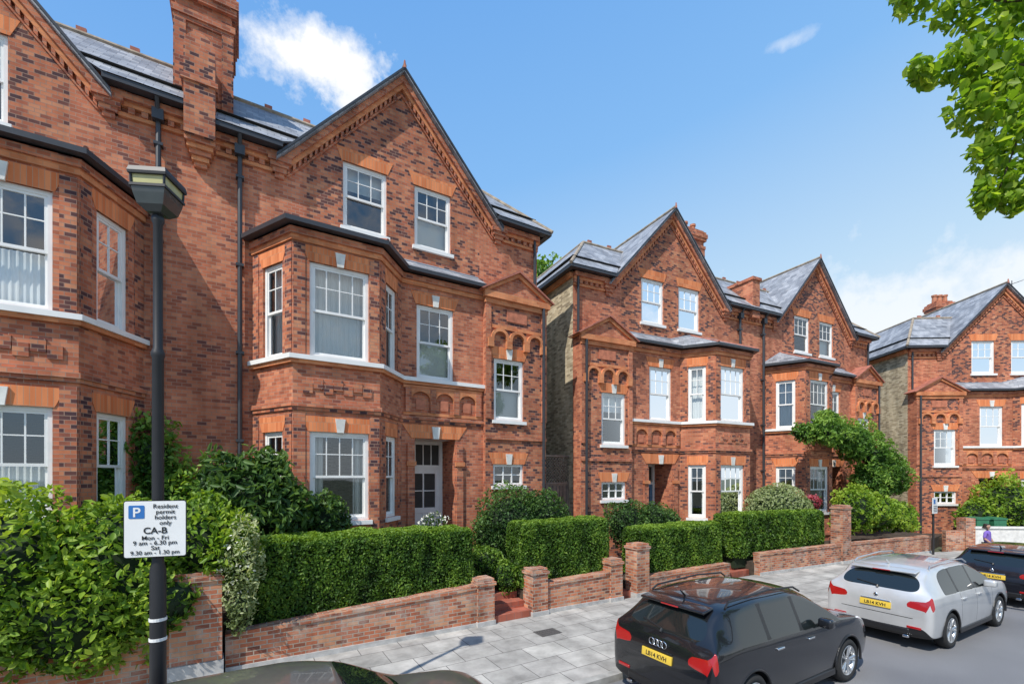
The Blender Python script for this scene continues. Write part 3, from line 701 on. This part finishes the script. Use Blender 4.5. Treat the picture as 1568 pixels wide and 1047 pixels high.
# ------------------------------------------------------------------ street lamp
BLK=plainmat('black_metal',(.018,.018,.02),.5,var=.2)
LAMPG=plainmat('lamp_bowl',(.05,.055,.05),.25,var=.2,coat=.5); LAMPY=plainmat('lamp_reflector',(.50,.47,.22),.25)
SIGNW=plainmat('sign_white',(.80,.80,.78),.4,var=.04); SIGNK=plainmat('sign_black',(.015,.015,.015),.5); SIGNB=plainmat('sign_blue',(.03,.16,.45),.4,var=.03)
px,py=-.71,5.80
E=empty('street_lamp')
lathe('post',[(.10,0),(.10,.5),(.085,.55),(.070,1.2),(.070,2.25),(.052,2.35),(.050,4.4),(.058,4.42),(.058,4.46),(.042,4.5),(.040,5.75),(.055,5.78),(.055,5.82),(.03,5.86)],Matrix.Translation((px,py,0)),BLK,E,20)
LM=Matrix.Translation((px,py,0))@Matrix.Rotation(math.radians(45-25),4,'Z')
lathe('bowl',[(.0,5.84),(.10,5.85),(.17,5.90),(.205,6.00),(.215,6.05)],LM,LAMPG,E,4,False)
lathe('rim',[(.20,6.05),(.232,6.05),(.232,6.075),(.20,6.075)],LM,BLK,E,4,False)
lathe('reflector',[(.205,6.075),(.212,6.165)],LM,LAMPY,E,4,False)
lathe('lid',[(.0,6.165),(.245,6.165),(.25,6.19),(.235,6.235),(.12,6.26),(0,6.265)],LM,BLK,E,4,False)
b=MB()
for q in range(4):
    a=math.radians(20+90*q); b.tube((px+.213*math.cos(a),py+.213*math.sin(a),6.06),(px+.218*math.cos(a),py+.218*math.sin(a),6.18),.012,BLK,5)
for z in (1.55,1.75): b.tube((px,py,z),(px,py,z+.03),.076,SIGNW,18)
b.build('bands',E)
E=empty('parking_sign')
ang=math.radians(-12); SX=Vector((math.cos(ang),math.sin(ang),0)); SN=Vector((math.sin(ang),-math.cos(ang),0)); C0=Vector((px+.01,py,2.685))+SN*.085
SM=Matrix((( SX.x,0,SN.x,C0.x),(SX.y,0,SN.y,C0.y),(0,1,0,C0.z),(0,0,0,1)))
def rrect(w,h,r,z0,z1,m,name,ox=0,oy=0):
    pts=[]
    for cx,cy,a0 in ((w/2-r,h/2-r,0),(-w/2+r,h/2-r,90),(-w/2+r,-h/2+r,180),(w/2-r,-h/2+r,270)):
        for k in range(5): a=math.radians(a0+k*22.5); pts.append((ox+cx+r*math.cos(a),oy+cy+r*math.sin(a)))
    q=MB(); q.prism(lambda u,d,z: SM@Vector((u,z,d)),pts,z0,z1,m); q.build(name,E)
rrect(.525,.565,.02,0,.004,SIGNK,'border');rrect(.510,.550,.018,.004,.007,SIGNW,'plate')
rrect(.13,.13,.01,.007,.010,SIGNB,'p_panel',-.155,.17)
def tx(s,size,x,y,al='CENTER',m=SIGNK,bo=.0003): text('lettering',s,size,SM@Matrix.Translation((x,y,.0115)),m,E,al,bo)
tx('P',.13,-.155,.123,m=SIGNW,bo=.002)
tx('Resident',.060,.085,.205);tx('permit',.060,.085,.150);tx('holders',.060,.085,.095);tx('only',.060,.085,.04)
tx('CA-B',.088,0,-.045,bo=.0015);tx('Mon - Fri',.060,0,-.108);tx('9 am - 6.30 pm',.060,0,-.157);tx('Sat',.060,0,-.207);tx('9.30 am - 1.30 pm',.056,0,-.252)
b=MB(); b.tube((px,py,2.5),(px,py,2.53),.076,BLK,16); b.tube((px,py,2.85),(px,py,2.88),.076,BLK,16); b.build('clamps',E)
E=empty('parking_sign'); b=MB(); x,y=24.6,7.2
b.tube((x,y,0),(x,y,2.35),.04,BLK); b.box(WT,x-.28,x+.22,y-.07,y-.05,1.7,2.35,SIGNW); b.box(WT,x-.2,x-.02,y-.08,y-.07,2.1,2.28,SIGNB)
for k in range(4): b.box(WT,x-.2,x+.15,y-.08,y-.07,1.78+.07*k,1.80+.07*k,SIGNK)
b.build('post_and_plate',E)

# ------------------------------------------------------------------ cars
def paintmat(name,col,metal,rough,seams):
    m,nt,out=newmat(name)
    tc=nd(nt,'ShaderNodeTexCoord'); sp=nd(nt,'ShaderNodeSeparateXYZ',{0:tc.outputs['Object']})
    X,Y,Zc=sp.outputs
    tot=None
    for s in seams:
        d=math_(nt,'ABSOLUTE',math_(nt,'SUBTRACT',X,s)); k=math_(nt,'LESS_THAN',d,.006)
        k=math_(nt,'MULTIPLY',k,math_(nt,'GREATER_THAN',math_(nt,'ABSOLUTE',Y),.6)); k=math_(nt,'MULTIPLY',k,math_(nt,'GREATER_THAN',Zc,.33)); k=math_(nt,'MULTIPLY',k,math_(nt,'LESS_THAN',Zc,1.45))
        tot=k if tot is None else math_(nt,'MAXIMUM',tot,k)
    k=math_(nt,'LESS_THAN',math_(nt,'ABSOLUTE',math_(nt,'SUBTRACT',Zc,.62)),.006); k=math_(nt,'MULTIPLY',k,math_(nt,'LESS_THAN',X,.2)); k=math_(nt,'MULTIPLY',k,math_(nt,'LESS_THAN',math_(nt,'ABSOLUTE',Y),.6))
    tot=math_(nt,'MAXIMUM',tot,k)
    fl=nd(nt,'ShaderNodeTexNoise',{'Vector':tc.outputs['Object'],'Scale':3.0,'Detail':3.0})
    c=mixc(nt,1.0,col,ramp(nt,fl.outputs[0],[(.3,(.9,.9,.9)),(.7,(1.05,1.05,1.05))]),'MULTIPLY')
    c=mixc(nt,tot,c,(.005,.005,.005))
    b=nd(nt,'ShaderNodeBsdfPrincipled',{'Base Color':c,'Metallic':metal,'Roughness':rough,'Coat Weight':1.0,'Coat Roughness':.03})
    nt.links.new(b.outputs[0],out.inputs[0]); return m
def pm(name,col,rough,metal=0,coat=0,spec=.5):
    m,nt,out=newmat(name); b=nd(nt,'ShaderNodeBsdfPrincipled',{'Base Color':c4(col),'Roughness':rough,'Metallic':metal,'Coat Weight':coat,'Specular IOR Level':spec}); nt.links.new(b.outputs[0],out.inputs[0]); return m
CGL=pm('car_glass',(.012,.016,.016),.03,coat=0,spec=.9); CBK=pm('car_trim_black',(.015,.015,.016),.35); CRED=pm('tail_light_red',(.36,.012,.012),.12,coat=1)
CCH=pm('chrome',(.75,.75,.76),.15,1); CTY=pm('tyre',(.02,.02,.02),.85); CAL=pm('alloy_wheel',(.6,.61,.62),.3,.8); CPL=pm('plate_yellow',(.72,.50,.06),.4); CWH=pm('lamp_clear',(.7,.7,.72),.1,coat=1)
CPW=pm('plate_white',(.8,.8,.8),.4)
SEAMS=(1.34,2.14,3.05)
def car(x0,y0,z0,rot,L,H,paint,rails=True,rings=False,wr=.60):
    E=empty('parked_car')
    R=Matrix.Translation((x0,y0,z0))@Matrix.Rotation(rot,4,'Z')
    k=L/4.42; hs=H/1.58
    S=[(0.00,.42,.72,.62,.66,0,.55),(0.012,.35,.83,.78,.83,0,.56),(0.04,.27,.885,.93,.98,0,.58),(0.10,.23,.91,1.04,1.11,0,.76),
       (0.36,.22,.92,1.05,1.42,1,0),(0.48,.22,.92,1.05,1.50,1,0),(0.62,.22,.92,1.05,1.545,1,0),(1.22,.22,.92,1.035,1.58,1,0),(1.30,.22,.92,1.035,1.582,1,0),(2.06,.22,.92,1.02,1.575,1,0),(2.14,.22,.92,1.02,1.57,1,0),
       (2.52,.22,.92,1.01,1.515,1,0),(3.22,.22,.915,1.0,1.09,0,.82),(3.32,.22,.915,.995,1.06,0,.82),(3.82,.22,.905,.95,1.00,0,.82),(4.17,.24,.875,.86,.92,0,.8),(4.35,.28,.81,.70,.76,0,.75),(4.42,.36,.70,.56,.60,0,.7)]
    mats=[paint,CGL,CBK,CRED,CWH]
    V=[];Fc=[];Mi=[]
    for x,zb,w,be,zt,cab,w7 in S:
        z3=zb+.38*(be-zb); z4=zb+.78*(be-zb)
        if cab:
            tw=wr*(.94 if x<.45 else 1)
            tops=[(tw+.085,zt-.09),(tw+.03,zt-.035),(tw*.55,zt-.004),(0,zt+.008)]
        else: tops=[(w*.93,be+.55*(zt-be)),(w*w7,zt-.012),(w*.4,zt),(0,zt)]
        pr=[(0,zb),(w*.84,zb),(w*.97,zb+.07),(w,z3),(w*1.0,z4),(w*.955,be)]+tops
        full=pr+[(-a,b) for a,b in pr[-2:0:-1]]
        V+= [(x*k,a,b*hs) for a,b in full]
    n=18
    for i in range(len(S)-1):
        for j in range(n):
            j2=(j+1)%n; jj=j if j<9 else 17-j
            m=0
            if jj==0: m=2
            elif jj==1 : m=2
            elif jj==5 and i in (6,8,10,11): m=1
            elif jj==5 and i in (7,9): m=2
            elif jj in (7,8) and i in (3,11): m=1
            elif jj in (5,6) and i==1: m=3
            elif jj==5 and i==2: m=3
            elif jj==4 and i==2: m=3
            elif jj in (5,) and i in (14,15): m=4
            Fc.append((i*n+j,i*n+j2,(i+1)*n+j2,(i+1)*n+j)); Mi.append(m)
    Fc.append(tuple(range(n))[::-1]); Mi.append(0); Fc.append(tuple(range((len(S)-1)*n,len(S)*n))); Mi.append(2)
    me=bpy.data.meshes.new('body'); me.from_pydata(V,[],Fc)
    for q in mats: me.materials.append(q)
    me.polygons.foreach_set('material_index',Mi); me.update()
    ef={}
    for p in me.polygons:
        for ek in p.edge_keys: ef.setdefault(ek,[]).append(p.material_index)
    cr=me.attributes.new('crease_edge','FLOAT','EDGE')
    for e in me.edges:
        q=ef.get(e.key,[]); s=set(q)
        cr.data[e.index].value=0 if len(s)<2 else (1.0 if 1 in s else .85)
        a_,b_=e.vertices
        if a_//n!=b_//n and (a_%n in (5,13)) and a_%n==b_%n: cr.data[e.index].value=max(cr.data[e.index].value,.55)
    bm=bmesh.new(); bm.from_mesh(me); bmesh.ops.recalc_face_normals(bm,faces=bm.faces); bm.to_mesh(me); bm.free()
    o=bpy.data.objects.new('body',me); COL.objects.link(o)
    sm=o.modifiers.new('s','SUBSURF'); sm.levels=3; sm.render_levels=3
    wx=(.84*k,(.84+2.62)*k); cut=[]
    for x in wx:
        for sy in (-1,1):
            cb=bmesh.new(); bmesh.ops.create_cone(cb,segments=40,radius1=.40,radius2=.40,depth=.5,cap_ends=True,matrix=Matrix.Translation((x,sy*.92,.345))@Matrix.Rotation(math.pi/2,4,'X'))
            cm=bpy.data.meshes.new('c'); cb.to_mesh(cm); cb.free()
            for q in mats: cm.materials.append(q)
            for p in cm.polygons: p.material_index=2
            co=bpy.data.objects.new('c',cm); COL.objects.link(co); cut.append(co)
            bo=o.modifiers.new('b','BOOLEAN'); bo.object=co; bo.operation='DIFFERENCE'; bo.solver='EXACT'
    dg=bpy.context.evaluated_depsgraph_get(); nm=bpy.data.meshes.new_from_object(o.evaluated_get(dg)); nm.name='body'
    o.modifiers.clear(); o.data=nm
    for c in cut: bpy.data.objects.remove(c)
    for p in nm.polygons: p.use_smooth=True
    try: nm.set_sharp_from_angle(angle=math.radians(50))
    except Exception: pass
    o.parent=E; o.matrix_world=R
    for x in wx:
        for sy in (-1,1):
            M=R@Matrix.Translation((x,sy*.81,.345))@Matrix.Rotation(-sy*math.pi/2,4,'X')
            lathe('tyre',[(.22,-.10),(.31,-.105),(.34,-.07),(.345,0),(.34,.07),(.31,.105),(.245,.10),(.235,.06)],M,CTY,E,36)
            lathe('rim',[(.235,.0),(.24,.095),(.225,.10),(.215,.06),(.21,.0),(.0,-.02)],M,CAL,E,36)
            q=MB()
            for s in range(5):
                a=s*2*math.pi/5
                for da in (-.16,.16):
                    ca,sa=math.cos(a+da),math.sin(a+da); c2,s2=math.cos(a+da*.4),math.sin(a+da*.4)
                    p0=Vector((.05*c2,.05*s2,.07));p1=Vector((.225*ca,.225*sa,.085)); q.tube(M@p0,M@p1,.016,CAL,6,.02)
            q.tube(M@Vector((0,0,.02)),M@Vector((0,0,.088)),.06,CAL,14); q.tube(M@Vector((0,0,-.02)),M@Vector((0,0,.0)),.21,CBK,20)
            q.build('spokes',E)
            q=MB(); pr=None
            for i in range(21):
                a=math.radians(-8+196*i/20); pp=R@Vector((x+.405*math.cos(a),sy*.91,.345+.405*math.sin(a)))
                if pr is not None: q.tube(pr,pp,.018,CBK,6)
                pr=pp
            q.build('arch_trim',E,True)
    def rb(name,c,s,m,bev=.02,ry=0,rz=0):
        bb=bmesh.new(); bmesh.ops.create_cube(bb,size=1,matrix=Matrix.Diagonal((*s,1))); bmesh.ops.bevel(bb,geom=bb.edges[:],offset=bev,segments=3,affect='EDGES',profile=.6)
        mm=bpy.data.meshes.new(name); bb.to_mesh(mm); bb.free(); mm.materials.append(m)
        for p in mm.polygons: p.use_smooth=True
        q=bpy.data.objects.new(name,mm); COL.objects.link(q); q.parent=E; q.matrix_world=R@Matrix.Translation(c)@Matrix.Rotation(rz,4,'Z')@Matrix.Rotation(ry,4,'Y'); return q
    rb('number_plate',(.0,0,.79*hs),(.03,.52,.115),CPL,.006,ry=.1)
    text('plate_text','LB14 KVH',.085,R@Matrix(((0,.1,-1,-.019),(-1,0,0,0),(0,1,.1,.76*hs),(0,0,0,1))),CBK,E,bold=.002)
    rb('front_plate',(L-.0,0,.48),(.02,.52,.11),CPW,.005)
    for sy in (-1,1):
        rb('door_mirror',(2.55*k,sy*1.0,1.09*hs),(.14,.20,.14),paint,.045); rb('mirror_arm',(2.6*k,sy*.91,1.03*hs),(.07,.12,.05),CBK,.015)
        for x in (1.46,2.28): rb('door_handle',(x*k,sy*.915,.90*hs),(.17,.035,.03),paint if not rings else CCH,.01)
        rb('reflector',(.0,sy*.62,.46*hs),(.03,.22,.045),CRED,.01); rb('exhaust',(.02,sy*.5,.27*hs),(.10,.10,.05),CCH,.015)
        rb('sill_trim',(2.15*k,sy*.89,.27),(1.75*k,.05,.10),CBK,.02)
        if rails:
            q=MB(); pts=[(.62,wr+.03,1.49),(.72,wr+.01,1.555),(1.7,wr+.01,1.60),(2.35,wr+.01,1.565),(2.5,wr+.03,1.49)]
            for a,b_ in zip(pts,pts[1:]): q.tube(R@Vector((a[0]*k,sy*a[1],a[2]*hs)),R@Vector((b_[0]*k,sy*b_[1],b_[2]*hs)),.015,CAL if not rings else CBK,8)
            q.build('roof_rail',E)
    rb('bumper_insert',(.02,0,.36*hs),(.05,1.1,.12),CBK,.03); rb('spoiler',(.38*k,0,1.465*hs),(.22,1.10,.035),paint,.015,ry=-.18)
    rb('high_brake_light',(.265*k,0,1.445*hs),(.015,.3,.02),CRED,.004)
    rb('tailgate_grip',(.01,0,.87*hs),(.03,.5,.025),CCH if not rings else CBK,.01)
    q=MB(); q.tube(R@Vector((.11*k,0.0,1.14*hs)),R@Vector((.16*k,.38,1.19*hs)),.011,CBK,6); q.tube(R@Vector((.08*k,0,1.10*hs)),R@Vector((.11*k,0,1.14*hs)),.022,CBK,8)
    q.tube(R@Vector((.60*k,0,1.54*hs)),R@Vector((.50*k,0,1.62*hs)),.02,paint,6,.008); q.build('rear_wiper',E)
    if rings:
        for a in range(4):
            M=R@Matrix.Translation((.022,-.105+.07*a,.955*hs))@Matrix.Rotation(math.pi/2,4,'Y'); lathe('badge_ring',[(.048+.006*math.cos(t),.006*math.sin(t)) for t in [2*math.pi*i/8 for i in range(9)]],M,CCH,E,20)
    else:
        lathe('badge',[(.0,.008),(.03,.008),(.04,.0)],R@Matrix.Translation((.028,0,.96*hs))@Matrix.Rotation(-math.pi/2,4,'Y'),CCH,E,20)
    return E
car(5.0,4.42,-.1,0,4.38,1.62,paintmat('black_car_paint',(.012,.013,.016),.3,.25,SEAMS),rings=True)
car(10.95,4.1,-.1,math.radians(-1.5),4.45,1.56,paintmat('silver_car_paint',(.66,.66,.65),.45,.34,SEAMS))
car(16.75,3.75,-.1,math.radians(-5),4.4,1.46,paintmat('dark_car_paint',(.02,.022,.03),.4,.25,SEAMS),rails=False)
car(-1.75,4.42,-.1,0,4.45,1.52,paintmat('grey_car_paint',(.20,.19,.175),.5,.3,SEAMS),rails=False)

# ------------------------------------------------------------------ pedestrian
E=empty('pedestrian')
PX,PY=23.0,5.25
SKIN=pm('skin',(.42,.24,.17),.6); TOP=plainmat('purple_top',(.22,.13,.50),.8); TR=plainmat('dark_trousers',(.04,.04,.06),.8); HAIR=plainmat('dark_hair',(.02,.014,.01),.6)
def skin(name,vs,es,rad,m,root=0):
    me=bpy.data.meshes.new(name); me.from_pydata([(PX+x,PY+y,z) for x,y,z in vs],es,[]); o=bpy.data.objects.new(name,me); COL.objects.link(o); o.parent=E
    s=o.modifiers.new('sk','SKIN')
    for i,r in enumerate(rad): me.skin_vertices[0].data[i].radius=(r,r) if not isinstance(r,tuple) else r
    for i in range(len(vs)): me.skin_vertices[0].data[i].use_root=(i==root)
    su=o.modifiers.new('su','SUBSURF'); su.levels=2; su.render_levels=2; me.materials.append(m); s.use_smooth_shade=True
skin('trousers',[(0,0,.82),(-.09,0,.78),(-.11,-.08,.44),(-.11,.02,.08),(.09,0,.78),(.11,.10,.44),(.11,.2,.1)],[(0,1),(1,2),(2,3),(0,4),(4,5),(5,6)],[.12,.09,.065,.05,.09,.065,.05],TR)
skin('torso',[(0,0,.84),(0,0,1.05),(0,0,1.22),(0,0,1.30),(-.17,0,1.22),(-.22,.03,1.02),(.17,0,1.22),(.22,-.02,1.02)],[(0,1),(1,2),(2,3),(2,4),(4,5),(2,6),(6,7)],[.12,.11,.13,.06,.055,.045,.055,.045],TOP)
skin('head_neck',[(0,0,1.28),(0,0,1.36),(0,-.01,1.42),(0,-.01,1.50)],[(0,1),(1,2),(2,3)],[.05,.05,.085,.08],SKIN)
skin('hair',[(0,.03,1.42),(0,.02,1.53),(0,.05,1.36)],[(0,1),(0,2)],[.085,.08,.06],HAIR)
skin('forearm',[(-.22,.03,1.02),(-.2,-.12,.88),(-.19,-.2,.83)],[(0,1),(1,2)],[.04,.03,.028],SKIN)
skin('forearm',[(.22,-.02,1.02),(.22,-.12,.82),(.22,-.15,.75)],[(0,1),(1,2)],[.04,.03,.028],SKIN)
for sx,yy in ((-.11,0),(.11,.18)): skin('shoe',[(sx,yy+.04,.05),(sx,yy-.14,.04)],[(0,1)],[.05,.04],HAIR)

# ------------------------------------------------------------------ world, sun, camera
sun_h=Vector((-.90,-.44,0)).normalized(); el=math.radians(50)
to=sun_h*math.cos(el)+Z*math.sin(el)
w=bpy.data.worlds.new('World'); scene.world=w; w.use_nodes=True; nt=w.node_tree; nt.nodes.clear()
out=nt.nodes.new('ShaderNodeOutputWorld')
sky=nd(nt,'ShaderNodeTexSky',sky_type='NISHITA',sun_disc=False,sun_elevation=el,sun_rotation=math.atan2(to.x,to.y)%(2*math.pi))
sky.air_density=1.0; sky.dust_density=1.2; sky.ozone_density=1.5
tc=nd(nt,'ShaderNodeTexCoord'); D=tc.outputs['Generated']
def vdot(v): return nd(nt,'ShaderNodeVectorMath',{0:D,1:v},operation='DOT_PRODUCT').outputs['Value']
col=sky.outputs[0]
hf=math_(nt,'MULTIPLY_ADD',vdot((0,0,1)),1.0,math_(nt,'MULTIPLY',vdot((1,0,0)),-.22))
haze=ramp(nt,hf,[(0.0,(.84,.93,1.0)),(.16,(.58,.80,1.0)),(.45,(.26,.55,.98)),(.75,(.15,.41,.90))])
haze=mixc(nt,1.0,haze,(7.4,7.4,7.4),'MULTIPLY')
col=mixc(nt,.88,col,haze)
ns=nd(nt,'ShaderNodeTexNoise',{'Vector':D,'Scale':14.0,'Detail':6.0,'Roughness':.62})
def cloud(c,wa,wb,op,amp=1.6,soft=.75):
    global col
    c=Vector(c).normalized(); e1=Vector((c.y,-c.x,0)).normalized(); e2=e1.cross(c)*-1
    if e2.z<0: e2=-e2
    dc=vdot(c); a=math_(nt,'DIVIDE',vdot(e1),dc); b_=math_(nt,'DIVIDE',vdot(e2),dc)
    r=math_(nt,'SQRT',math_(nt,'ADD',math_(nt,'POWER',math_(nt,'ABSOLUTE',math_(nt,'DIVIDE',a,wa)),2.0),math_(nt,'POWER',math_(nt,'ABSOLUTE',math_(nt,'DIVIDE',b_,wb)),2.0)))
    v=math_(nt,'ADD',math_(nt,'SUBTRACT',1.0,r),math_(nt,'MULTIPLY',math_(nt,'SUBTRACT',ns.outputs[0],.5),amp*2))
    f=ramp(nt,v,[(.0,(0,0,0)),(soft,(op,)*3)])
    f=math_(nt,'MULTIPLY',f,math_(nt,'GREATER_THAN',dc,.3))
    col=mixc(nt,f,col,(7.8,7.85,7.95))
cloud((.107,.758,.643),.115,.055,.95,1.2,.6)
cloud((.165,.75,.61),.08,.04,.85,1.2,.6)
cloud((.908,.331,.258),.40,.10,.6)
cloud((.684,.363,.632),.035,.012,.35)
cloud((-.6,-.7,.35),.6,.2,.9); cloud((.2,-.9,.4),.5,.18,.9)
bg=nd(nt,'ShaderNodeBackground',{'Color':col,'Strength':.135}); nt.links.new(bg.outputs[0],out.inputs[0])
sl=bpy.data.lights.new('sun','SUN'); sl.energy=4.7; sl.angle=math.radians(.5); sl.color=(1,.95,.87)
so=bpy.data.objects.new('sun',sl); COL.objects.link(so); so.rotation_euler=(-to).to_track_quat('-Z','Y').to_euler(); so.location=(0,0,30)
cam=bpy.data.cameras.new('camera'); cam.sensor_width=36; cam.lens=16.0; cam.shift_y=.1317; cam.clip_end=2000; cam.clip_start=.05
co=bpy.data.objects.new('camera',cam); COL.objects.link(co); co.location=(0,0,3.2); co.rotation_euler=(math.pi/2,0,math.radians(-30.9)); scene.camera=co
scene.view_settings.view_transform='Standard'; scene.view_settings.look='None'; scene.view_settings.exposure=0
print('PROGRESS done')
